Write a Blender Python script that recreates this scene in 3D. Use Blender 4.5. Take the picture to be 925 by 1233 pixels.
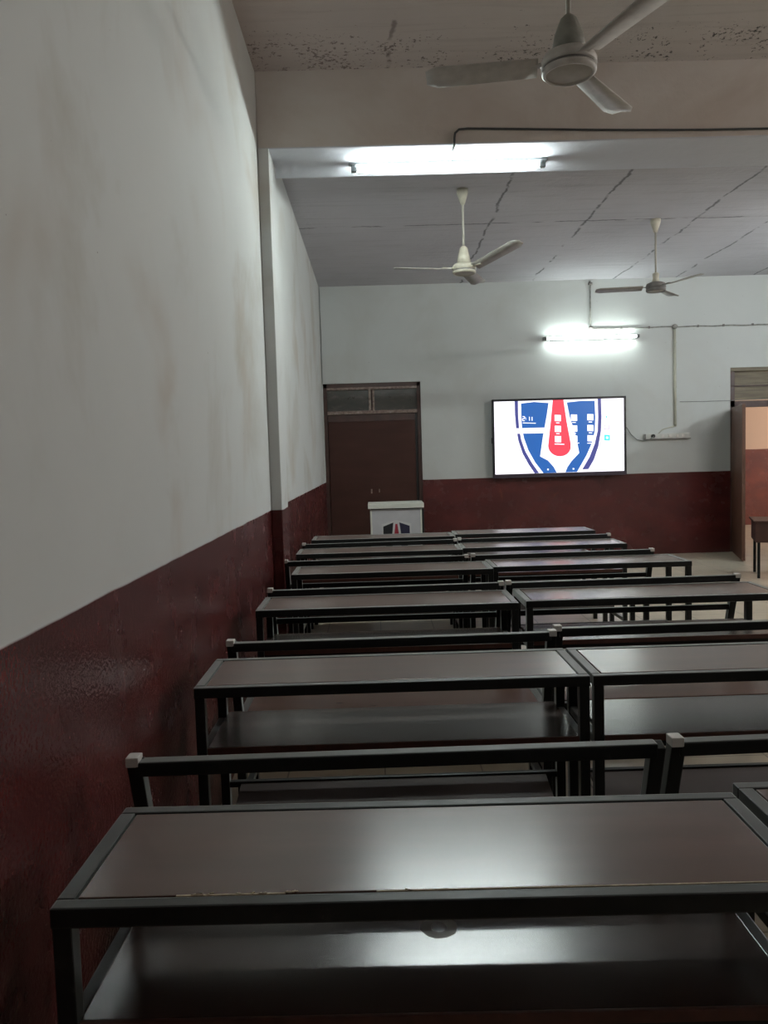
import bpy, bmesh, math, random
from mathutils import Vector, Matrix
random.seed(7)
PI = math.pi
scn = bpy.context.scene
C = scn.collection
for o in list(bpy.data.objects):
    bpy.data.objects.remove(o)

# ------------------------------------------------------------------ camera
YAW, PITCH, ROLL, FPX, EYE = .0085, -.0703, -.0294, 942.72, 1.46
cy, sy, cp, sp = math.cos(YAW), math.sin(YAW), math.cos(PITCH), math.sin(PITCH)
fwd = Vector((sy*cp, cy*cp, sp)); r0 = Vector((cy, -sy, 0)); u0 = r0.cross(fwd)
cr, sr = math.cos(ROLL), math.sin(ROLL)
right = r0*cr + u0*sr; up = -r0*sr + u0*cr
cam_d = bpy.data.cameras.new('camera'); cam = bpy.data.objects.new('camera', cam_d); C.objects.link(cam)
m = Matrix((right, up, -fwd)).transposed().to_4x4(); m.translation = Vector((0, 0, EYE))
cam.matrix_world = m
cam_d.sensor_fit = 'VERTICAL'; cam_d.sensor_height = 36.0; cam_d.lens = FPX/1233*36.0
cam_d.clip_start = .02; cam_d.clip_end = 100
scn.camera = cam

# ------------------------------------------------------------------ world, exposure, lamps
w = bpy.data.worlds.new('world'); scn.world = w; w.use_nodes = True
w.node_tree.nodes['Background'].inputs[0].default_value = (.75, .85, 1, 1)
w.node_tree.nodes['Background'].inputs[1].default_value = .6
scn.view_settings.view_transform = 'Standard'
scn.view_settings.look = 'None'
scn.view_settings.gamma = 1
scn.view_settings.use_curve_mapping = False
scn.view_settings.exposure = 0.46

TUBE_MAIN, TUBE_WALL, TUBE_FILL, TUBE_FILL_BACK = 128.0, 34.0, 205.0, 3.0  # last two strengths drive fill tubes added out of frame
SCREEN = 1.25

def area(name, loc, rot, sx, sy_, power, col):
    l = bpy.data.lights.new(name, 'AREA'); l.shape = 'RECTANGLE'; l.size = sx; l.size_y = sy_
    l.energy = power; l.color = col
    o = bpy.data.objects.new(name, l); C.objects.link(o); o.location = loc; o.rotation_euler = rot
    return o
# added unseen fill behind the camera, and daylight that comes along the corridor
area('rear_fill_light', (4.6, -2.9, 1.9), (-PI/2, 0, 0), 2.2, 1.3, 4, (.95, .93, 1))
area('corridor_daylight', (9.9, 12.6, 2.0), (0, PI/2, 0), 2.0, 2.8, 100, (1, .80, .62))

# ------------------------------------------------------------------ geometry helpers
class MB:
    def __init__(s): s.bm = bmesh.new()
    def box(s, x0, x1, y0, y1, z0, z1, bev=0.0, mi=0):
        vs = [s.bm.verts.new(p) for p in ((x0,y0,z0),(x1,y0,z0),(x1,y1,z0),(x0,y1,z0),(x0,y0,z1),(x1,y0,z1),(x1,y1,z1),(x0,y1,z1))]
        fs = [s.bm.faces.new([vs[i] for i in q]) for q in ((3,2,1,0),(4,5,6,7),(0,1,5,4),(1,2,6,5),(2,3,7,6),(3,0,4,7))]
        for f in fs: f.material_index = mi
        if bev:
            es = list({e for f in fs for e in f.edges})
            bmesh.ops.bevel(s.bm, geom=es, offset=bev, segments=2, profile=.6, affect='EDGES', material=-1)
        return s
    def bar(s, a, b, wx, wy=None, bev=0.003, ref=Vector((1,0,0))):
        """square tube between two points; wx = width along ref"""
        a = Vector(a); b = Vector(b); wy = wy or wx
        d = (b-a).normalized(); e1 = (ref - d*ref.dot(d))
        if e1.length < .1: e1 = Vector((0,1,0)) - d*d.y
        e1.normalize(); e2 = d.cross(e1)
        vs = []
        for p in (a, b):
            for su, sv in ((-1,-1),(1,-1),(1,1),(-1,1)):
                vs.append(s.bm.verts.new(p + e1*su*wx/2 + e2*sv*wy/2))
        fs = [s.bm.faces.new([vs[i] for i in q]) for q in ((3,2,1,0),(4,5,6,7),(0,1,5,4),(1,2,6,5),(2,3,7,6),(3,0,4,7))]
        if bev:
            bmesh.ops.bevel(s.bm, geom=list({e for f in fs for e in f.edges}), offset=bev, segments=2, profile=.6, affect='EDGES')
        return s
    def tube(s, pts, r, n=10, cap=True):
        pts = [Vector(p) for p in pts]; rings = []
        prev = None
        for i, p in enumerate(pts):
            d = (pts[min(i+1, len(pts)-1)] - pts[max(i-1, 0)]).normalized()
            if prev is None:
                e1 = d.orthogonal().normalized()
            else:
                e1 = (prev - d*prev.dot(d)).normalized()
            prev = e1; e2 = d.cross(e1)
            rr = r[i] if isinstance(r, (list, tuple)) else r
            rings.append([s.bm.verts.new(p + (e1*math.cos(2*PI*k/n) + e2*math.sin(2*PI*k/n))*rr) for k in range(n)])
        for a, b in zip(rings, rings[1:]):
            for k in range(n):
                f = s.bm.faces.new((a[k], a[(k+1) % n], b[(k+1) % n], b[k])); f.smooth = True
        if cap:
            s.bm.faces.new(rings[0][::-1]); s.bm.faces.new(rings[-1])
        return s
    def lathe(s, prof, n=40, c=(0,0,0), smooth=True):
        rings = []
        for r, z in prof:
            if r < 1e-5: rings.append([s.bm.verts.new((c[0], c[1], c[2]+z))])
            else: rings.append([s.bm.verts.new((c[0]+r*math.cos(2*PI*k/n), c[1]+r*math.sin(2*PI*k/n), c[2]+z)) for k in range(n)])
        for a, b in zip(rings, rings[1:]):
            for k in range(n):
                q = [a[k % len(a)], a[(k+1) % len(a)], b[(k+1) % len(b)], b[k % len(b)]]
                u = []
                for v in q:
                    if v not in u: u.append(v)
                if len(u) > 2:
                    f = s.bm.faces.new(u); f.smooth = smooth
        return s
    def poly(s, pts, d=None):
        """flat polygon; with d, extruded by the vector d"""
        a = [s.bm.verts.new(p) for p in pts]; s.bm.faces.new(a)
        if d is not None:
            b = [s.bm.verts.new(Vector(p)+Vector(d)) for p in pts]; s.bm.faces.new(b[::-1])
            for i in range(len(a)):
                j = (i+1) % len(a); s.bm.faces.new((a[j], a[i], b[i], b[j]))
        return s
    def build(s, name, mat, parent=None, kind=None):
        bmesh.ops.recalc_face_normals(s.bm, faces=s.bm.faces)
        me = bpy.data.meshes.new(name); s.bm.to_mesh(me); s.bm.free()
        for mm in (mat if isinstance(mat, (list, tuple)) else [mat]): me.materials.append(mm)
        o = bpy.data.objects.new(name, me); C.objects.link(o)
        if parent: o.parent = parent
        if kind: o['kind'] = kind
        return o
def struct(mb, name, mat): return mb.build(name, mat, kind='structure')
def tag(o, label, cat, group=None):
    o['label'] = label; o['category'] = cat
    if group: o['group'] = group
    return o
def empty(name, loc, label, cat, rz=0, group=None):
    o = bpy.data.objects.new(name, None); C.objects.link(o); o.location = loc; o.rotation_euler = (0, 0, rz)
    o.empty_display_size = .1
    return tag(o, label, cat, group)
def copy_tree(o, parent=None):
    kids = [x for x in C.objects if x.parent == o]
    c = o.copy(); C.objects.link(c); c.parent = parent
    for k in kids: copy_tree(k, c)
    return c

# ------------------------------------------------------------------ material helpers
class N:
    def __init__(s, name):
        s.m = bpy.data.materials.new(name); s.m.use_nodes = True
        s.t = s.m.node_tree; s.b = s.t.nodes['Principled BSDF']
        s.co = s.t.nodes.new('ShaderNodeTexCoord').outputs['Object']
    def new(s, k, **p):
        n = s.t.nodes.new(k)
        for a, v in p.items(): setattr(n, a, v)
        return n
    def link(s, a, b): s.t.links.new(a, b)
    def noise(s, scale, detail=4, rough=.55, vec=None, stretch=None, dist=0):
        n = s.new('ShaderNodeTexNoise'); n.inputs['Scale'].default_value = scale
        n.inputs['Detail'].default_value = detail; n.inputs['Roughness'].default_value = rough
        n.inputs['Distortion'].default_value = dist
        v = vec or s.co
        if stretch:
            mp = s.new('ShaderNodeMapping'); mp.inputs['Scale'].default_value = stretch; s.link(v, mp.inputs[0]); v = mp.outputs[0]
        s.link(v, n.inputs['Vector']); return n.outputs['Fac']
    def ramp(s, fac, stops):
        r = s.new('ShaderNodeValToRGB'); e = r.color_ramp.elements
        while len(e) < len(stops): e.new(.5)
        for i, (p, c) in enumerate(stops):
            e[i].position = p; e[i].color = (*c, 1) if len(c) == 3 else c
        s.link(fac, r.inputs[0]); return r.outputs[0]
    def math(s, op, a, b=None, c=None):
        n = s.new('ShaderNodeMath', operation=op)
        for i, v in enumerate((a, b, c)):
            if v is None: continue
            if isinstance(v, (int, float)): n.inputs[i].default_value = v
            else: s.link(v, n.inputs[i])
        return n.outputs[0]
    def mix(s, fac, a, b):
        n = s.new('ShaderNodeMix', data_type='RGBA')
        for sock, v in ((n.inputs[0], fac), (n.inputs[6], a), (n.inputs[7], b)):
            if isinstance(v, (int, float)): sock.default_value = v
            elif isinstance(v, tuple): sock.default_value = (*v, 1)
            else: s.link(v, sock)
        return n.outputs[2]
    def sep(s):
        n = s.new('ShaderNodeSeparateXYZ'); s.link(s.co, n.inputs[0]); return n.outputs
    def step(s, v, a, b):
        n = s.new('ShaderNodeMapRange'); s.link(v, n.inputs[0])
        n.inputs[1].default_value = a; n.inputs[2].default_value = b; n.interpolation_type = 'SMOOTHSTEP'
        return n.outputs[0]
    def bump(s, h, strength=.2, dist=.01):
        n = s.new('ShaderNodeBump'); n.inputs['Strength'].default_value = strength; n.inputs['Distance'].default_value = dist
        s.link(h, n.inputs['Height']); s.link(n.outputs[0], s.b.inputs['Normal']); return s
    def set(s, **k):
        for a, v in k.items():
            sock = s.b.inputs[{'color': 'Base Color', 'rough': 'Roughness', 'metal': 'Metallic', 'spec': 'Specular IOR Level', 'coat': 'Coat Weight', 'coatr': 'Coat Roughness'}[a]]
            if isinstance(v, tuple): sock.default_value = (*v, 1)
            elif isinstance(v, (int, float)): sock.default_value = v
            else: s.link(v, sock)
        return s.m

def plain(name, col, rough=.5, var=.15, scale=12, metal=0, spec=.5):
    n = N(name)
    d = tuple(x*(1-var) for x in col); l = tuple(min(1, x*(1+var)) for x in col)
    return n.set(color=n.ramp(n.noise(scale), [(.3, d), (.7, l)]), rough=rough, metal=metal, spec=spec)

def wall_mat(name, dado, light=(.56, .575, .56), maroon=(.082, .017, .016), big=.9, warm=.55, dk=(.80, .76, .70)):
    n = N(name)
    st = n.noise(big, 5, .6, dist=.4)
    c = n.ramp(st, [(.30, tuple(x*y for x, y in zip(light, dk))), (.48, light), (.75, tuple(min(1, x*1.04) for x in light))])
    blot = n.noise(1.3, 3, .5, dist=.5)
    c = n.mix(n.math('MULTIPLY', n.step(blot, .52, .78), warm), c, (.42, .355, .285))
    sp_ = n.noise(34, 2, .5)
    c = n.mix(n.math('MULTIPLY', n.step(sp_, .775, .80), .75), c, (.12, .10, .08))
    x, y, z = n.sep()
    edge = n.math('ADD', z, n.math('MULTIPLY', n.math('SUBTRACT', n.noise(4, 2), .5), .008))
    isd = n.math('SUBTRACT', 1.0, n.step(edge, dado-.003, dado+.003))
    mm = n.ramp(n.noise(2.2, 5, .65, stretch=(1, 1, 1.6)), [(.25, tuple(v*.72 for v in maroon)), (.5, maroon), (.72, tuple(v*1.5 for v in maroon))])
    scr = n.noise(5, 4, .6, stretch=(1, 1, .35), dist=1.5)
    mm = n.mix(n.math('MULTIPLY', n.step(scr, .66, .74), .35), mm, (.26, .08, .045))
    c = n.mix(isd, c, mm)
    rg = n.math('ADD', n.math('MULTIPLY', isd, -.54), .80)
    rg = n.math('ADD', rg, n.math('MULTIPLY', n.math('SUBTRACT', n.noise(6), .5), .16))
    # plaster is wavy under the gloss paint
    h = n.math('ADD', n.math('MULTIPLY', n.noise(75, 2, .5), n.math('MULTIPLY', isd, .6)), n.math('MULTIPLY', n.noise(3, 2, .4, stretch=(1, 1, 1.8)), .8))
    n.bump(h, .20, .02)
    sp = n.math('ADD', n.math('MULTIPLY', isd, .22), .28)
    return n.set(color=c, rough=rg, spec=sp)

M = {}
DADO = 1.128; BEAM_Z = 3.465
M['wall'] = wall_mat('wall_paint', DADO)
M['wall_cool'] = wall_mat('back_wall_paint', DADO, (.54, .57, .56), warm=.12, dk=(.92, .91, .89))
n = None
M['wall_corr'] = wall_mat('corridor_wall_paint', 1.4, (.60, .44, .34), (.15, .034, .014))
# ceilings: fair-faced concrete with joints and mould
def ceil_mat(name, base, joints_x, joints_y, mould):
    n = N(name); x, y, z = n.sep()
    c = n.ramp(n.noise(.8, 5, .6), [(.3, tuple(v*.86 for v in base)), (.7, base)])
    brd = n.noise(1.0, 4, .6, stretch=(1.2, 16, 1), dist=.5)
    c = n.mix(n.math('MULTIPLY', n.step(brd, .5, .72), .28), c, tuple(v*.55 for v in base))
    wob = n.math('MULTIPLY', n.math('SUBTRACT', n.noise(1.6, 5, .7), .5), .16)
    brk = n.step(n.noise(3.3, 3, .6), .40, .52)
    for ax, lst in ((x, joints_x), (y, joints_y)):
        for v in lst:
            d = n.math('ABSOLUTE', n.math('SUBTRACT', n.math('ADD', ax, wob), v))
            k = n.math('MULTIPLY', n.math('SUBTRACT', 1.0, n.step(d, .004, .020)), brk)
            c = n.mix(n.math('MULTIPLY', k, .8), c, tuple(v2*.22 for v2 in base))
    if mould:
        a = n.math('MULTIPLY', n.step(y, 4.5, 5.02), n.math('SUBTRACT', 1.0, n.math('MULTIPLY', n.math('MULTIPLY', n.step(x, .5, .8), n.step(x, 2.1, 1.8)), .25))); spk = n.noise(34, 4, .74)
        patch = n.noise(2.4, 3, .6)
        th = n.math('SUBTRACT', .70, n.math('MULTIPLY', a, n.math('MULTIPLY', n.step(patch, .30, .60), .175)))
        k = n.step(n.math('SUBTRACT', spk, th), 0.0, .03)
        c = n.mix(n.math('MULTIPLY', k, .85), c, (.03, .03, .03))
        c = n.mix(n.math('MULTIPLY', n.math('SUBTRACT', 1.0, n.step(x, -.5, 1.6)), .35), c, tuple(v*w_ for v, w_ in zip(base, (.80, .64, .62))))
    n.bump(n.math('ADD', n.noise(14, 5, .6), brd), .35, .02)
    return n.set(color=c, rough=.9, spec=.2)
M['ceil_far'] = ceil_mat('ceiling_limewash', (.56, .555, .59), (1.22, 2.2, 3.32, 4.15, 5.2), (8.08,), False)
M['ceil_near'] = ceil_mat('ceiling_limewash_mouldy', (.62, .585, .565), (.16,), (5.9,), True)
n = N('beam_plaster')
x, y, z = n.sep()
c = n.ramp(n.noise(1.1, 5, .6, dist=.5), [(.3, (.54, .47, .42)), (.55, (.64, .59, .55)), (.75, (.68, .65, .62))])
n.bump(n.noise(11, 5, .6), .3, .015)
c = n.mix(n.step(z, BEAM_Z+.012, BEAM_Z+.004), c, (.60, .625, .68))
M['beam'] = n.set(color=c, rough=.85, spec=.25)
# floor tiles
n = N('floor_tiles')
br = n.new('ShaderNodeTexBrick'); br.offset = 0; br.inputs['Scale'].default_value = 1.0
br.inputs['Brick Width'].default_value = .45; br.inputs['Row Height'].default_value = .45; br.inputs['Mortar Size'].default_value = .004
br.inputs['Color1'].default_value = (.50, .44, .34, 1); br.inputs['Color2'].default_value = (.46, .41, .32, 1); br.inputs['Mortar'].default_value = (.22, .19, .15, 1)
n.link(n.co, br.inputs['Vector'])
c = n.mix(n.math('MULTIPLY', n.step(n.noise(1.6, 5, .65), .45, .75), .45), br.outputs['Color'], (.30, .26, .20))
M['floor'] = n.set(color=c, rough=n.math('ADD', .22, n.math('MULTIPLY', n.noise(5), .2)), spec=.5)
# laminate desk tops
def laminate(name, col, rough, ring=False, spec=.88, dust=.32):
    n = N(name)
    g = n.noise(2.2, 3, .5, stretch=(1, 5, 4))
    c = n.ramp(g, [(.25, tuple(v*.82 for v in col)), (.55, col), (.8, tuple(v*1.2 for v in col))])
    r = n.math('ADD', rough-.03, n.math('MULTIPLY', n.noise(3, 3, .5), .07))
    if ring:
        x, y, z = n.sep()
        dx = n.math('DIVIDE', n.math('SUBTRACT', x, ring[0]), 1.0); dy = n.math('SUBTRACT', y, ring[1])
        d = n.math('SQRT', n.math('ADD', n.math('MULTIPLY', dx, dx), n.math('MULTIPLY', dy, dy)))
        d = n.math('ABSOLUTE', n.math('SUBTRACT', n.math('ADD', d, n.math('MULTIPLY', n.math('SUBTRACT', n.noise(30), .5), .012)), .026))
        k = n.math('MULTIPLY', n.math('SUBTRACT', 1.0, n.step(d, .006, .012)), n.step(y, ring[1]+.025, ring[1]+.005))
        c = n.mix(k, c, (.10, .085, .06)); r = n.math('ADD', r, n.math('MULTIPLY', k, .4))
    n.b.inputs['Sheen Weight'].default_value = dust; n.b.inputs['Sheen Roughness'].default_value = .35
    n.b.inputs['Sheen Tint'].default_value = (.9, .88, .82, 1)
    return n.set(color=c, rough=r, spec=spec)
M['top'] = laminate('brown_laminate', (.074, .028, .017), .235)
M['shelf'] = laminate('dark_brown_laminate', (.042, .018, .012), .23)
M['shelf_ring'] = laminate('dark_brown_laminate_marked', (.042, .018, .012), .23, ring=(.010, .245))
M['lip'] = plain('red_brown_wood_edge', (.060, .017, .010), .5, .3, 20)
n = N('black_enamel')
c = n.ramp(n.noise(14, 5, .7), [(.35, (.005, .006, .006)), (.62, (.009, .010, .010)), (.80, (.045, .045, .042))])
n.b.inputs['Sheen Weight'].default_value = .9; n.b.inputs['Sheen Roughness'].default_value = .35
n.b.inputs['Sheen Tint'].default_value = (.85, .88, .84, 1)
M['steel'] = n.set(color=c, rough=n.math('ADD', .30, n.math('MULTIPLY', n.noise(9), .2)), spec=.26)
M['cap'] = plain('white_plastic', (.62, .60, .57), .5, .12, 30)
M['chip'] = plain('raw_chipboard', (.42, .34, .24), .8, .3, 60)
M['door'] = laminate('brown_door_board', (.058, .024, .018), .5, spec=.2, dust=0)
M['foot'] = laminate('dull_brown_board', (.045, .024, .018), .60, spec=.3)
M['frame_dark'] = plain('dark_brown_paint', (.050, .019, .013), .45, .3, 8)
M['frame_worn'] = None
n = N('worn_pink_brown_paint')
c = n.ramp(n.noise(18, 5, .75), [(.30, (.10, .06, .05)), (.48, (.22, .16, .135)), (.65, (.36, .31, .27))])
M['frame_worn'] = n.set(color=c, rough=.7)
n = N('dusty_glass')
c = n.ramp(n.noise(5, 5, .7, stretch=(1, 1, 2.5)), [(.3, (.022, .023, .016)), (.55, (.042, .034, .026)), (.78, (.11, .095, .08))])
M['dusty'] = n.set(color=c, rough=n.math('ADD', .15, n.math('MULTIPLY', n.noise(12), .4)), spec=.6)
n = N('weathered_plank')
c = n.ramp(n.noise(6, 5, .7, stretch=(.3, 1, 6)), [(.3, (.10, .085, .06)), (.6, (.21, .18, .13)), (.8, (.30, .27, .21))])
M['plank'] = n.set(color=c, rough=.75)
M['leaf'] = plain('brown_door_leaf', (.115, .055, .035), .45, .2, 6)
M['cream'] = plain('cream_enamel', (.50, .47, .38), .4, .12, 20)
M['blade'] = plain('grey_cream_blade', (.30, .29, .26), .45, .15, 15)
M['rod'] = plain('grey_cream_rod', (.36, .34, .29), .5, .1, 15)
M['fan_white'] = plain('dusty_white_enamel', (.50, .48, .45), .45, .12, 20)
M['fan_dark'] = plain('grey_housing', (.17, .16, .15), .55, .2, 18)
M['fan_mid'] = plain('grey_green_cup', (.26, .26, .23), .55, .15, 18)
M['batten'] = plain('tube_batten', (.30, .32, .33), .5, .1, 15)
M['holder'] = plain('dark_tube_holder', (.10, .11, .11), .5, .1, 25)
M['conduit'] = plain('grey_conduit', (.25, .25, .23), .6, .35, 22)
M['conduit_pale'] = plain('pale_conduit', (.46, .46, .38), .6, .08, 12)
M['wire'] = plain('dark_wire', (.05, .055, .055), .6, .2, 20)
M['wire_grey'] = plain('grey_wire', (.20, .21, .20), .6, .2, 20)
M['bezel'] = plain('black_bezel', (.012, .013, .016), .3, .2, 20)
M['bezel_low'] = plain('dark_purple_grey_bezel', (.055, .042, .060), .3, .15, 20)
M['board'] = plain('white_switch_board', (.52, .53, .50), .45, .08, 25)
M['black'] = plain('black_plastic', (.012, .012, .012), .4, .2, 20)
M['lectern'] = plain('white_laminate', (.52, .52, .54), .4, .05, 10)
M['lectern_top'] = plain('cream_laminate', (.70, .71, .64), .4, .05, 10)
M['ink'] = plain('black_print', (.018, .018, .022), .5, .2, 30)
M['navy'] = plain('navy_print', (.028, .026, .060), .5, .2, 30)
M['red'] = plain('red_print', (.32, .02, .04), .5, .1, 30)
M['white'] = plain('white_print', (.60, .60, .60), .5, .04, 30)
def emis(name, col, s):
    n = N(name); n.set(color=(0.02, .02, .02), rough=.3)
    n.b.inputs['Emission Color'].default_value = (*col, 1); n.b.inputs['Emission Strength'].default_value = s
    return n.m
M['tube_main'] = emis('lit_tube_near', (.90, 1, .97), TUBE_MAIN)
M['tube_wall'] = emis('lit_tube_wall', (.90, 1, .95), TUBE_WALL)
M['tube_fill_back'] = emis('fill_tube_back', (1, .97, .92), TUBE_FILL_BACK)  # for the added tube behind the camera
M['tube_fill_cool'] = emis('fill_tube_cool', (.88, .97, 1), TUBE_FILL)  # for the added cool fill tube out of frame
M['tube_fill_warm'] = emis('fill_tube_warm', (1, .93, .88), TUBE_FILL)  # for the added warm fill tubes out of frame
S = SCREEN; SC = S*.8
M['s_white'] = emis('screen_white', (.92, .90, 1.0), S)
M['s_blue'] = emis('screen_blue', (.014, .10, .36), SC)
M['s_navy'] = emis('screen_navy', (.05, .055, .22), SC)
M['s_red'] = emis('screen_red', (.85, .05, .085), SC)
M['s_teal'] = emis('screen_teal', (.05, .62, .62), S)
M['s_grey'] = emis('screen_grey', (.42, .36, .50), S)

# ------------------------------------------------------------------ the room
XL, XR, YN, YB, ZN, ZF = -.705, 6.6, -3.0, 10.8, 3.95, 3.78
BF, BB, BZ = 5.22, 5.76, 3.465
struct(MB().box(XL-.23, 12, YN-.2, 14.7, -.12, 0), 'floor', M['floor'])
struct(MB().box(XL-.23, XL, YN-.2, YB+.23, 0, 4.3), 'wall_left', M['wall'])
mb = MB()                                                # back wall with its two doorways
mb.box(XL, -.695, YB, YB+.23, 0, 4.3)
mb.box(XL, .64, YB, YB+.23, 2.475, 4.3)
mb.box(.64, 4.90, YB, YB+.23, 0, 4.3)
mb.box(4.90, 6.05, YB, YB+.23, 2.54, 4.3)
mb.box(6.05, XR+.23, YB, YB+.23, 0, 4.3)
struct(mb, 'wall_back', M['wall_cool'])
mb = MB()
mb.box(XR, XR+.23, YN-.2, YB, 0, 4.3)
struct(mb, 'wall_right', M['wall'])
struct(MB().box(XL, XR, YN-.2, YN, 0, 4.3), 'wall_front', M['wall'])
struct(MB().box(XL, XR, YN, BF+.02, ZN, ZN+.15), 'ceiling', M['ceil_near'])
struct(MB().box(XL, XR, BB-.02, YB, ZF, ZF+.15), 'ceiling', M['ceil_far'])
b = struct(MB().box(XL, XR, BF, BB, BZ, 4.2, .008), 'trim_1', M['beam'])
b = struct(MB().box(XL, -.632, 5.20, 5.55, 0, BZ, .006), 'trim_2', M['wall'])
# corridor beyond the open doorway
struct(MB().box(3.2, 12, 14.44, 14.6, 0, 3.6), 'wall_corridor', M['wall_corr'])
struct(MB().box(3.2, 3.35, YB+.23, 14.44, 0, 3.6), 'wall_corridor_left', M['wall_corr'])
struct(MB().box(3.2, 12, YB+.23, 14.6, 3.0, 3.12), 'ceiling_corridor', M['ceil_far'])

# door 1: shut board door with a two-pane ventilator above, in the left corner
d1 = bpy.data.objects.new('door_1', None); C.objects.link(d1); d1.location = (-.03, YB+.025, 0); d1['kind'] = 'structure'
x0, x1 = -.665, .67     # local
mb = MB()
mb.box(x0, x0+.05, 0, .09, 0, 2.475); mb.box(x1-.05, x1, 0, .09, 0, 2.475); mb.box(x0, x1, 0, .09, 2.42, 2.475)
mb.box(x0+.04, x1-.04, .085, .10, .0, 2.43)
mb.build('door_frame', M['frame_dark'], d1)
MB().box(x0+.05, x1-.05, -.012, .08, 2.055, 2.10, .004).build('transom_rail', M['frame_worn'], d1)
MB().box(x0+.05, x1-.05, -.008, .08, 2.388, 2.42, .003).build('transom_head', M['frame_worn'], d1)
MB().box(-.045, -.012, -.010, .07, 2.10, 2.388, .003).build('transom_mullion', M['frame_worn'], d1)
MB().box(.008, .036, -.010, .07, 2.10, 2.388, .003).build('transom_mullion', M['frame_worn'], d1)
for a, c_ in ((x0+.05, -.045), (.036, x1-.05)):
    g = MB().box(a, c_, .035, .05, 2.10, 2.388).build('transom_pane', M['dusty'], d1)
leaf = MB().box(x0+.055, .585, .02, .055, .01, 2.05, .003).build('door_leaf', M['door'], d1)
MB().box(.588, x1-.052, .03, .06, .01, 2.05, .003).build('door_side_strip', M['black'], d1)
MB().box(x0+.055, .585, .008, .022, 1.955, 2.05, .003).build('top_rail', M['frame_dark'], leaf)
mb = MB(); mb.box(-.05, -.03, .0, .02, .96, 1.02, .004); mb.box(.06, .075, 0, .02, .97, 1.02, .004)
mb.build('bolt', M['frame_worn'], leaf)

# door 2: open doorway on the right, board ventilator above, leaf swung into the room
d2 = bpy.data.objects.new('door_2', None); C.objects.link(d2); d2.location = (4.90, YB, 0); d2['kind'] = 'structure'
mb = MB()
mb.box(.0, .07, .02, .12, 0, 2.54); mb.box(1.08, 1.15, .02, .12, 0, 2.54)
mb.box(.0, 1.15, .02, .12, 2.0, 2.085); mb.build('door_frame', M['frame_dark'], d2)
MB().box(0, 1.15, .0, .12, 2.49, 2.54, .004).build('ventilator_head', M['plank'], d2)
for k in range(2):
    MB().box(.03, 1.12, .045, .07, 2.10+.195*k, 2.285+.20*k, .004).build('ventilator_board', M['plank'], d2)
MB().box(0.02, 1.13, .02, .06, 2.285, 2.298).build('ventilator_rail', M['frame_dark'], d2)
ang = math.atan2(9.775-10.8, 4.575-4.9)
lf = MB()
L = 1.02
lf.box(0, L, -.02, .02, .015, 1.99, .003)
lf = lf.build('door_leaf', M['leaf'], d2); lf.location = (.03, -.02, 0); lf.rotation_euler = (0, 0, ang)
for z_ in (.25, 1.0, 1.75):
    MB().box(-.03, .02, -.015, .026, z_-.05, z_+.05, .003).build('hinge', M['batten'], lf)
MB().box(.04, L-.04, .02, .026, .10, .17, .002).build('kick_rail', M['frame_dark'], lf)

# ------------------------------------------------------------------ tube lights
def tube_light(loc, length, mat, label, ang=0, wall=False):
    t = empty('tube_light', loc, label, 'light', ang)
    h = length/2
    if wall:
        MB().box(-h-.02, h+.02, -.055, -.005, -.022, .022, .004).build('batten', M['batten'], t)
        ty, tz = -.085, -.004
    else:
        MB().box(-h-.03, h+.03, -.02, .022, .018, .038, .003).build('batten', M['batten'], t)
        ty, tz = -.004, -.006
    MB().tube([(-h+.03, ty, tz), (h-.03, ty, tz)], .019, 16).build('tube', mat, t)
    for s in (-1, 1):
        mb = MB().box(s*h-.014, s*h+.014, min(ty, 0)-.016, max(ty, 0)+.016, tz-.018, .02, .003)
        hd = mb.build('tube_holder', M['holder'], t)
        MB().tube([(s*h-s*.03, ty, tz), (s*h-s*.014, ty, tz)], .0195, 14).build('tube_cap', M['batten'], hd)
    return t
tube_light((.555, 5.50, BZ-.038), 1.30, M['tube_main'], 'bright long tube light fixed under the concrete beam')
tube_light((2.974, YB, 2.995), 1.27, M['tube_wall'], 'short bright tube light on the back wall above the television', wall=True)
tube_light((4.9, 5.50, BZ-.038), 1.25, M['tube_fill_warm'], 'added unseen tube light under the beam beyond the right edge')  # added beyond the frame to brighten the room
tube_light((XR, 2.7, 2.95), 1.25, M['tube_fill_warm'], 'added unseen tube light on the right wall level with the third row of desks', -PI/2, True)  # invented fixture, out of view, fills the near half with light
tube_light((XR, 8.2, 2.95), 1.25, M['tube_fill_cool'], 'added unseen tube light on the right wall near the back corner', -PI/2, True)  # out-of-view fixture added as cool fill for the far half
tube_light((1.8, YN, 2.95), 1.25, M['tube_fill_back'], 'added unseen tube light on the wall behind the last row', PI, True)  # weak fill added behind the camera, never in view

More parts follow.
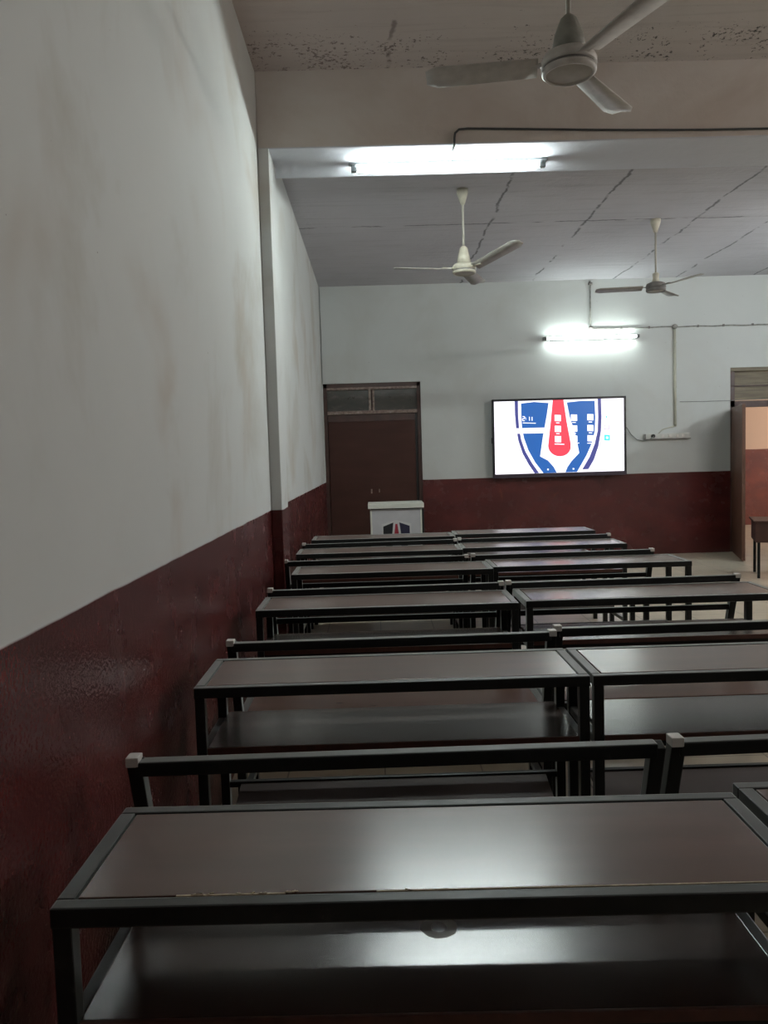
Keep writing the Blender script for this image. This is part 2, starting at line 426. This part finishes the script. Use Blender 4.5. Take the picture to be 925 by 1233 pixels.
# ------------------------------------------------------------------ ceiling fans
def blade_mb(a, r0=.13, r1=.60, rise=.02, w0=.055, w1=.072, tsign=1):
    mb = MB(); ca, sa = math.cos(a), math.sin(a); nseg = 10
    topv, botv = [], []
    for i in range(nseg+1):
        t = i/nseg; r = r0+(r1-r0)*t; w = w0+(w1-w0)*t
        if i == nseg: w *= .62
        tw = math.radians(13-5*t); row_t, row_b = [], []
        for s in (-1, 0, 1):
            lx = s*w; lz = tsign*s*w*math.sin(tw) + rise*t + (.006 if s == 0 else 0)
            x = r*ca - lx*sa; y = r*sa + lx*ca
            row_t.append(mb.bm.verts.new((x, y, lz+.002))); row_b.append(mb.bm.verts.new((x, y, lz-.002)))
        topv.append(row_t); botv.append(row_b)
    for i in range(nseg):
        for j in range(2):
            mb.bm.faces.new((topv[i][j], topv[i+1][j], topv[i+1][j+1], topv[i][j+1])).smooth = True
            mb.bm.faces.new((botv[i][j+1], botv[i+1][j+1], botv[i+1][j], botv[i][j])).smooth = True
        for row in (0, 2):
            mb.bm.faces.new((topv[i][row], botv[i][row], botv[i+1][row], topv[i+1][row]))
    for i in (0, nseg):
        for j in range(2): mb.bm.faces.new((topv[i][j], topv[i][j+1], botv[i][j+1], botv[i][j]))
    return mb
def fan(loc, zc, angs, label, mats, rise=.02, R=.105, flat=1.0, rodr=.010, cup=.05, RB=.60, ts=1):
    mm, bm_, rm, cm = mats
    t = empty('ceiling_fan', loc, label, 'fan', group=None)
    z = loc[2]
    MB().tube([(0, 0, .13*flat), (0, 0, zc-z-.03)], rodr, 12).build('down_rod', rm, t)
    MB().lathe([(0, zc-z), (.050, zc-z), (.050, zc-z-.03), (.038, zc-z-.07), (.018, zc-z-.13), (0, zc-z-.13)], 32).build('ceiling_canopy', cm, t)
    MB().lathe([(0, .20*flat), (.018, .20*flat), (.034, .185*flat), (cup, .12*flat), (cup+.012, .052), (0, .052)], 36).build('rod_cover', cm, t)
    body = MB().lathe([(0, .052), (R*.62, .052), (R*.90, .040), (R, .018), (R, -.004), (R*.97, -.006), (R*.93, -.006), (R*.93, -.016), (R*.99, -.018), (R*.985, -.030), (R*.90, -.040), (R*.84, -.040), (R*.82, -.034), (R*.5, -.037), (0, -.038)], 48).build('motor_housing', mm, t)
    MB().lathe([(R*.83, -.0345), (R*.5, -.0385), (0, -.040)], 48).build('bottom_plate', rm, body)
    MB().lathe([(R*.935, -.005), (R*.945, -.011), (R*.935, -.017)], 48).build('dark_band', M['fan_dark'], body)
    for a, rise_ in zip(angs, rise if isinstance(rise, tuple) else (rise,)*3):
        bl = blade_mb(a, r1=RB, rise=rise_, tsign=ts).build('blade', bm_, t)
        ca, sa = math.cos(a), math.sin(a)
        MB().bar((ca*R*.85, sa*R*.85, .006), (ca*.20, sa*.20, .010), .030, .006, .001, ref=Vector((-sa, ca, 0))).build('blade_bracket', mm, bl)
    return t
D = math.radians
fan((.86, 3.40, 3.075), ZN, (D(172), D(292), D(52)), 'nearest ceiling fan with a wide white-rimmed motor, cut by the top edge', (M['fan_white'], M['fan_white'], M['rod'], M['fan_mid']), rise=.0, R=.115, cup=.06)
fan((.83, 7.04, 3.09), ZF, (D(190), D(310), D(70)), 'cream ceiling fan with spread grey blades below the long tube light', (M['cream'], M['blade'], M['rod'], M['cream']), rise=(.0, .10, .0), RB=.63, ts=-1)
fan((2.91, 8.10, 3.10), ZF, (D(172), D(292), D(52)), 'small far ceiling fan on a thin rod above the wall tube light', (M['fan_dark'], M['blade'], M['rod'], M['cream']), rise=.0, R=.10, flat=.75, cup=.03)

# ------------------------------------------------------------------ school desks
LD, DD, HD = 1.255, .37, .75
FW = .030
def make_desk():
    t = empty('school_desk', (0, 0, 0), '', 'desk')
    h = LD/2
    mb = MB()
    mb.box(-h, h, 0, FW, HD-.034, HD, .004); mb.box(-h, h, DD-FW, DD, HD-.034, HD, .004)
    mb.box(-h, -h+FW, FW, DD-FW, HD-.034, HD, .003); mb.box(h-FW, h, FW, DD-FW, HD-.034, HD, .003)
    mb.build('top_frame', M['steel'], t)
    MB().box(-h+FW+.004, h-FW-.004, FW+.004, DD-FW-.004, HD-.022, HD-.001, .002).build('table_top', M['top'], t)
    for sx in (-1, 1):
        for yy in (.018, DD-.018):
            xx = sx*(h-.018)
            MB().bar((xx, yy, .0), (xx, yy, HD-.03), .032, .032, .003).build('leg', M['steel'], t)
    for sx in (-1, 1):
        xx = sx*(h-.018)
        MB().bar((xx, .03, .16), (xx, DD-.03, .16), .028, .028, .003).build('side_rail', M['steel'], t)
        MB().bar((xx, .03, .530), (xx, DD-.03, .530), .025, .025, .003).build('side_rail', M['steel'], t)
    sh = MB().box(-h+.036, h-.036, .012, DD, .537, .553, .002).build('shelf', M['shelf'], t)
    MB().box(-h+.036, h-.036, .004, .012, .532, .554, .002).build('edge_strip', M['lip'], sh)
    mb = MB(); mb.box(-h+.03, h-.03, .02, .045, .508, .533, .003); mb.box(-h+.03, h-.03, DD-.045, DD-.02, .508, .533, .003)
    mb.build('shelf_rail', M['steel'], t)
    # sloping foot board
    fb = MB(); x_ = h-.075
    a = Vector((0, .10, .235)); b_ = Vector((0, DD-.03, .29))
    fb.bar((0, a.y, a.z), (0, b_.y, b_.z), 2*x_, .014, .002, ref=Vector((1, 0, 0)))
    fb = fb.build('foot_board', M['foot'], t)
    MB().bar((-h+.03, DD-.02, .292), (h-.03, DD-.02, .292), .022, .022, .003, ref=Vector((0, 1, 0))).build('foot_rail', M['steel'], t)
    return t
desk0 = make_desk()
# x of the left end, y of the front edge, turn, label
rows = 'nearest', 'second nearest', 'third', 'fourth', 'fifth', 'farthest'
G1, G2 = 'desks of the left column', 'desks of the right column'
desks = [
 (-.548, 1.205, -.018, 'brown-topped desk filling the bottom of the picture, nearest of the left column', G1),
 (-.597, 2.425, .0, 'desk with glossy shelf seen below its top, second from the camera in the left column', G1),
 (-.594, 3.675, .0, 'third desk from the camera in the left column, beside the dark red wall', G1),
 (-.545, 4.80, .0, 'fourth desk from the camera in the left column, level with the wall pillar', G1),
 (-.622, 5.83, .0, 'fifth desk of the left column, second nearest to the white lectern', G1),
 (-.585, 6.82, .0, 'farthest desk of the left column, right before the white lectern', G1),
 (.731, 1.232, -.010, 'desk cut by the right edge, nearest of the right column', G2),
 (.668, 2.425, .0, 'desk with a bright white reflection on its top, second in the right column', G2),
 (.700, 3.705, .0, 'third desk of the right column, running out at the right edge', G2),
 (.716, 4.87, .0, 'fourth desk of the right column with its right legs in view before the open floor', G2),
 (.640, 5.905, .0, 'fifth desk of the right column, second nearest to the television wall', G2),
 (.690, 6.95, .0, 'farthest desk of the right column, nearest to the television wall', G2),
]
desk_objs = []
for i, (x, y, rz, lab, g) in enumerate(desks):
    o = desk0 if i == 0 else copy_tree(desk0)
    o.location = (x+LD/2, y, 0); o.rotation_euler.z = rz
    o['label'] = lab; o['group'] = g
    desk_objs.append(o)
# the nearest desk has a ring mark on its shelf and a chipped front edge
for ch in [o for o in C.objects if o.parent == desk_objs[0]]:
    if ch.name.startswith('shelf') and 'rail' not in ch.name:
        ch.data = ch.data.copy(); ch.data.materials[0] = M['shelf_ring']
mb = MB()
for x_, s_ in ((-.40, .006), (-.385, .010), (-.372, .005), (-.33, .005), (-.30, .004), (-.285, .006), (-.245, .007), (-.235, .006), (-.05, .003)):
    for k in range(3):
        a = x_ + random.uniform(-.006, .006); q = FW+.002+random.uniform(-.002, .004)
        mb.poly([(a-s_*.6, q, HD), (a+s_*.5, q-.001, HD), (a+s_*.1, q+s_*.5, HD)], (0, 0, .0016))
mb.box(-.43, -.25, FW-.0005, FW+.0035, HD-.001, HD+.0005)
mb.box(-.10, .56, FW, FW+.003, HD-.001, HD+.0004)
o = mb.build('chipped_edge', M['chip'], desk_objs[0]); o['label'] = 'pale chips along the front edge'

# ------------------------------------------------------------------ school benches (low back of two rails)
LB = 1.245
def make_bench():
    t = empty('school_bench', (0, 0, 0), '', 'bench')
    h = LB/2
    MB().bar((-h+.02, 0, .760), (h-.02, 0, .765), .036, .034, .004, ref=Vector((0, 1, 0))).build('back_rail', M['steel'], t)
    MB().bar((-h+.02, .055, .60), (h-.02, .055, .60), .020, .030, .003, ref=Vector((0, 1, 0))).build('back_rail', M['steel'], t)
    for s in (-1, 1):
        x = s*(h-.018)
        mb = MB(); mb.bar((x, .0, .775), (x, .105, .45), .034, .034, .003); mb.bar((x, .105, .46), (x, .105, 0), .034, .034, .003)
        mb.build('leg', M['steel'], t)
        MB().bar((x, .40, .42), (x, .40, .0), .032, .032, .003).build('leg', M['steel'], t)
        MB().bar((x, .12, .12), (x, .39, .12), .026, .026, .003).build('side_rail', M['steel'], t)
    mb = MB()
    mb.box(-h, h, .09, .12, .415, .447, .003); mb.box(-h, h, .385, .415, .415, .447, .003)
    mb.box(-h, -h+.03, .12, .385, .415, .447, .003); mb.box(h-.03, h, .12, .385, .415, .447, .003)
    mb.build('seat_frame', M['steel'], t)
    MB().box(-h+.032, h-.032, .122, .383, .43, .450, .002).build('seat', M['top'], t)
    return t
bench0 = make_bench()
B1, B2 = 'benches of the left column', 'benches of the right column'
benches = [
 (-.594, 1.772, 'bench with a long black back rail right behind the nearest desk of the left column', B1, .0),
 (-.583, 2.92, 'bench whose back rail runs behind the second desk of the left column', B1, 0),
 (-.590, 4.088, 'bench whose back rail runs behind the third desk of the left column', B1, 0),
 (-.640, 5.24, 'bench whose back rail runs behind the fourth desk of the left column', B1, 0),
 (-.612, 6.27, 'bench between the fifth and the farthest desk of the left column', B1, 0),
 (.668, 1.80, 'bench with a white end cap, nearest of the right column', B2, .02),
 (.672, 3.00, 'bench whose back rail runs behind the second desk of the right column', B2, 0),
 (.668, 4.105, 'bench whose back rail runs behind the third desk of the right column', B2, 0),
 (.625, 5.27, 'bench whose back rail runs behind the fourth desk of the right column', B2, 0),
 (.645, 6.325, 'bench between the fifth and the farthest desk of the right column', B2, 0),
]
for i, (x, y, lab, g, rz) in enumerate(benches):
    o = bench0 if i == 0 else copy_tree(bench0)
    o.location = (x+LB/2, y, 0); o['label'] = lab; o['group'] = g; o.rotation_euler.z = rz
cap_me = MB().box(-.015, .015, -.0185, .0185, .766, .789, .003).build('end_cap', M['cap'])
cap_data = cap_me.data; bpy.data.objects.remove(cap_me)
for i, t in enumerate([o for o in C.objects if o.name.startswith('school_bench')]):
    for s in (-1, 1):
        if i == 0 and s == 1: continue
        c_ = bpy.data.objects.new('end_cap', cap_data); C.objects.link(c_); c_.parent = t
        c_.location = (s*(LB/2-.0145), 0, 0); c_['label'] = 'white plastic cap'

# ------------------------------------------------------------------ television
tv = empty('television', (2.508, YB-.10, 1.655), 'large wall-mounted screen showing a blue and red shield', 'television')
TW, TH = .912, .535
mb = MB()
mb.box(-TW, -TW+.028, -.035, .03, -TH, TH, .005); mb.box(TW-.028, TW, -.035, .03, -TH, TH, .005)
mb.box(-TW, TW, -.035, .03, TH-.030, TH, .005)
mb.build('bezel', M['bezel'], tv)
MB().box(-TW, TW, -.037, .03, -TH, -TH+.055, .005).build('lower_bezel', M['bezel_low'], tv)
MB().box(-TW+.01, TW-.01, .0, .05, -TH+.01, TH-.01, .01).build('back_shell', M['bezel'], tv)
MB().box(-.35, .35, .05, .098, -.2, .25, .004).build('wall_bracket', M['batten'], tv)
MB().box(-TW-.012, -TW+.003, -.01, .01, -.06, .02, .003).build('side_button', M['bezel'], tv)
sx0, sx1, sz0, sz1 = -TW+.028, TW-.028, -TH+.055, TH-.030
scr = MB().box(sx0, sx1, -.012, -.006, sz0, sz1).build('screen', M['s_white'], tv)
def uv(p, layer):
    x, y = p    # pixel in the zoomed photograph; undo its tilt
    u = (x-30)/843; yt = 120-45*u; v = (y-yt)/470
    u = min(max(u, 0), 1); v = min(max(v, 0), 1)
    return (sx0+(sx1-sx0)*u, -.012-.0008*layer, sz1-(sz1-sz0)*v)
def art(name, polys, mat, layer):
    mb = MB()
    for p in polys: mb.poly([uv(q, layer) for q in p], (0, .0006, 0))
    return mb.build(name, mat, scr)
def sq(x, y, w_, h_): return [(x-w_, y-h_), (x+w_, y-h_), (x+w_, y+h_), (x-w_, y+h_)]
outer = [(165, 95), (166, 200), (172, 290), (186, 370), (212, 450), (250, 520), (288, 578), (640, 540), (676, 478), (706, 390), (724, 290), (729, 200), (726, 60)]
wht = [(187, 90), (187, 200), (192, 290), (204, 360), (230, 435), (272, 510), (318, 578), (598, 545), (648, 460), (682, 375), (702, 290), (706, 200), (704, 60)]
inn = [(206, 126), (206, 200), (210, 290), (222, 350), (248, 425), (292, 505), (345, 576), (565, 560), (628, 450), (664, 370), (684, 290), (688, 200), (685, 96), (600, 99), (500, 112), (380, 118), (290, 114)]
art('emblem_border', [outer], M['s_navy'], 1)
art('emblem_outline', [wht], M['s_white'], 2)
art('emblem_field', [inn], M['s_blue'], 3)
art('emblem_band', [[(160, 288), (390, 276), (390, 312), (160, 322)]], M['s_white'], 4)
art('emblem_tie', [[(388, 90), (372, 200), (345, 340), (325, 465), (375, 490), (412, 530), (432, 580), (488, 575), (502, 530), (530, 490), (580, 436), (560, 330), (520, 200), (500, 85)]], M['s_white'], 5)
redp = [(412, 85), (398, 230), (378, 395)] + [(452-74*math.cos(a), 396+66*math.sin(a)) for a in [PI*k/14 for k in range(1, 14)]] + [(526, 380), (500, 230), (482, 80)]
art('emblem_centre', [redp], M['s_red'], 6)
ic = []; lb = []
for cx_ in (443, 549, 655):
    for k, cy_ in enumerate((214, 284, 350)):
        yy = cy_ - (cx_-443)*.05
        ic.append(sq(cx_, yy, 20, 20)); lb.append(sq(cx_, yy+31, 11, 2.5))
for p in ic: art('app_icon', [p], M['s_white'], 7)
for p in lb: art('icon_label', [p], M['s_white'], 7)
art('icon_caption_line', [sq(452, 383, 32, 2.5), sq(572, 372, 10, 2), sq(655, 372, 22, 2)], M['s_white'], 7)
art('icon_glyph', [sq(p[0][0]+20, p[0][1]+20, 8, 7) for p in ic], M['s_grey'], 8)
art('icon_glyph_centre', [sq(p[0][0]+20, p[0][1]+20, 4, 3.5) for p in ic], M['s_white'], 9)
art('clock_underline', [sq(258, 251, 42, 2.2)], M['s_white'], 7)
art('side_icon', [sq(763, 333, 19, 19)], M['s_teal'], 7)
art('side_icon_outline', [sq(761, 265, 17, 16)], M['s_grey'], 7)
art('side_icon_centre', [sq(761, 265, 11, 10), sq(763, 333, 7, 7)], M['s_white'], 8)
art('side_icon_small', [sq(759, 198, 4, 7)], M['s_teal'], 7)
art('emblem_dot', [sq(375, 549, 5, 5), sq(541, 541, 5, 5)], M['s_white'], 7)
# clock digits, drawn as strokes
def digits(txt, x, y, s, t=2.2):
    segs = {'2': 'abged', '1': 'bc', ':': ':'}; out = []
    for chx in txt:
        if chx == ':':
            out += [sq(x+2, y-s*.35, 2, 2), sq(x+2, y+s*.35, 2, 2)]; x += 11; continue
        w_ = s*.55; P_ = {'a': sq(x+w_, y-s, w_, t), 'g': sq(x+w_, y, w_, t), 'd': sq(x+w_, y+s, w_, t),
                          'b': sq(x+2*w_, y-s/2, t, s/2), 'c': sq(x+2*w_, y+s/2, t, s/2), 'e': sq(x, y+s/2, t, s/2), 'f': sq(x, y-s/2, t, s/2)}
        out += [P_[q] for q in segs[chx]]; x += (20 if chx == '2' else 17)
    return out
art('clock_digits', digits('2:11', 214, 223, 13), M['s_white'], 7)

# ------------------------------------------------------------------ wiring
c1 = MB().tube([(2.98, YB-.012, 3.76), (2.98, YB-.012, 3.10)], .011, 10)
c1 = c1.build('conduit', M['conduit'])
tag(c1, 'short grey conduit rising from the wall tube light to the ceiling', 'conduit')
for z_ in (3.72, 3.13):
    MB().lathe([(0, -.015), (.030, -.015), (.030, .015), (0, .015)], 20, (2.98, YB-.018, z_)).build('joint_box', M['fan_dark'], c1)
pts = [(2.99+.12*i, YB-.012, 3.115+.004*math.sin(i*1.7)-.004*abs(i-8)/8) for i in range(30)]
c2 = MB().tube(pts, .009, 10).build('conduit', M['conduit']); tag(c2, 'long grey conduit running level to the right along the back wall', 'conduit')
mb = MB()
for x_ in (3.4, 3.78, 4.45, 4.8, 5.2): mb.box(x_-.012, x_+.012, YB-.024, YB, 3.10, 3.13, .003)
mb.build('clip', M['fan_dark'], c2)
bx_ = MB().lathe([(0, 0), (.034, 0), (.034, .03), (.025, .036), (0, .036)], 28).build('junction_box', M['conduit'], None)
bx_.rotation_euler = (PI/2, 0, 0); bx_.location = (4.13, YB, 3.115); tag(bx_, 'round junction box where two conduits meet on the back wall', 'box')
c3 = MB().tube([(4.13, YB-.013, 3.08), (4.135, YB-.013, 1.76)], .018, 12).build('conduit', M['conduit_pale'])
tag(c3, 'pale vertical conduit dropping towards the socket board', 'conduit')
mb = MB()
for z_ in (2.9, 2.6, 2.3, 2.0, 1.80): mb.box(4.117, 4.152, YB-.030, YB, z_-.008, z_+.008, .003)
mb.build('clip', M['conduit_pale'], c3)
sb = empty('socket_board', (4.03, YB, 1.632), 'long white socket board with a black plug right of the television', 'socket board')
MB().box(-.33, .30, -.045, 0, -.036, .036, .006).build('board', M['board'], sb)
MB().box(-.335, .305, -.05, -.0, -.044, -.034, .003).build('board_lip', M['fan_dark'], sb)
MB().box(-.33, -.315, -.052, -.04, -.034, .034, .002).build('board_end', M['fan_dark'], sb)
mb = MB().lathe([(0, 0), (.026, 0), (.026, .035), (.016, .045), (0, .045)], 20)
pg = mb.build('plug', M['black'], sb); pg.rotation_euler = (PI/2, 0, 0); pg.location = (-.22, -.044, .004)
for x_ in (-.08, .02, .12, .20): MB().box(x_-.018, x_+.018, -.050, -.043, -.018, .018, .003).build('switch', M['cap'], sb)
pts = [(3.405, YB-.04, 1.80), (3.46, YB-.03, 1.76), (3.52, YB-.02, 1.67), (3.60, YB-.02, 1.595), (3.68, YB-.03, 1.575), (3.76, YB-.055, 1.59), (3.81, YB-.09, 1.628)]
tag(MB().tube(pts, .006, 8).build('power_cable', M['wire_grey']), 'thin cable sagging from the television to the plug', 'cable')
pts = [(4.13, YB-.02, 1.765), (4.05, YB-.014, 1.75), (3.95, YB-.012, 1.72), (3.90, YB-.02, 1.665)]
tag(MB().tube(pts, .007, 8).build('power_cable', M['conduit_pale']), 'pale cable from the vertical conduit down to the socket board', 'cable')
pts = [(4.2, YB-.008, 2.095), (4.5, YB-.008, 2.09), (4.9, YB-.008, 2.092), (5.4, YB-.010, 2.10), (6.0, YB-.010, 2.11)]
tag(MB().tube(pts, .004, 6).build('wire', M['wire_grey']), 'thin wire strung across the wall towards the open doorway', 'wire')
pts = [(.565, 5.46, 3.455), (.565, 5.30, 3.455), (.568, 5.212, 3.455), (.570, 5.208, 3.50), (.575, 5.207, 3.530), (.60, 5.207, 3.552), (.66, 5.207, 3.556)] + \
      [(.8+.3*i, 5.207, 3.553-.045*math.sin(PI*min(1, i/12))) for i in range(1, 18)]
tag(MB().tube(pts, .0075, 8).build('wire', M['wire']), 'dark wire sagging along the face of the beam from the long tube light', 'wire')

# ------------------------------------------------------------------ lectern
lc = empty('lectern', (.19, 7.95, 0), 'white lectern with a shield emblem standing before the shut door', 'lectern')
MB().box(-.265, .265, 0, .36, 0, .925, .006).build('body', M['lectern'], lc)
MB().box(-.285, .285, -.03, .39, .935, .985, .006).build('top_board', M['lectern_top'], lc)
MB().box(-.255, .255, .01, .35, .920, .94).build('shadow_gap', M['black'], lc)
MB().box(.262, .285, .0, .34, 0, .92, .003).build('side_edge', M['black'], lc)
mb = MB(); mb.box(-.262, -.246, -.008, .0, .02, .92, .002); mb.box(.246, .262, -.008, .0, .02, .92, .002); mb.build('corner_trim', M['lectern_top'], lc)
def lpoly(name, pts, mat, k):
    MB().poly([(x, -.002-.0012*k, z) for x, z in pts], (0, .0012, 0)).build(name, mat, lc)
lpoly('emblem_ground', [(-.15, .775), (.0, .815), (.15, .775), (.15, .60), (.10, .49), (0, .42), (-.10, .49), (-.15, .60)], M['white'], 0)
lpoly('emblem_half', [(-.135, .752), (-.03, .79), (-.055, .60), (-.03, .46), (-.09, .51), (-.135, .60)], M['ink'], 1)
lpoly('emblem_half', [(.135, .752), (.03, .79), (.055, .60), (.03, .46), (.09, .51), (.135, .60)], M['navy'], 1)
lpoly('emblem_centre', [(-.010, .775), (.010, .775), (.03, .62), (.0, .57), (-.03, .62)], M['red'], 2)

# ------------------------------------------------------------------ teacher's table by the doorway
tt = empty('teacher_table', (4.14, 8.5, 0), 'dark wooden table cut by the right edge, before the open doorway', 'table', D(-21))
MB().box(-.02, 1.25, 0, .6, .620, .64, .004).build('table_top', M['frame_dark'], tt)
MB().box(0, 1.23, .02, .04, .40, .620, .003).build('front_panel', M['frame_dark'], tt)
MB().box(0, .02, .04, .58, .40, .620, .003).build('side_panel', M['frame_dark'], tt)
MB().box(1.21, 1.23, .04, .58, .40, .620, .003).build('side_panel', M['frame_dark'], tt)
for x_ in (.035, 1.195):
    for y_ in (.06, .54): MB().bar((x_, y_, 0), (x_, y_, .62), .03, .03, .003).build('leg', M['steel'], tt)
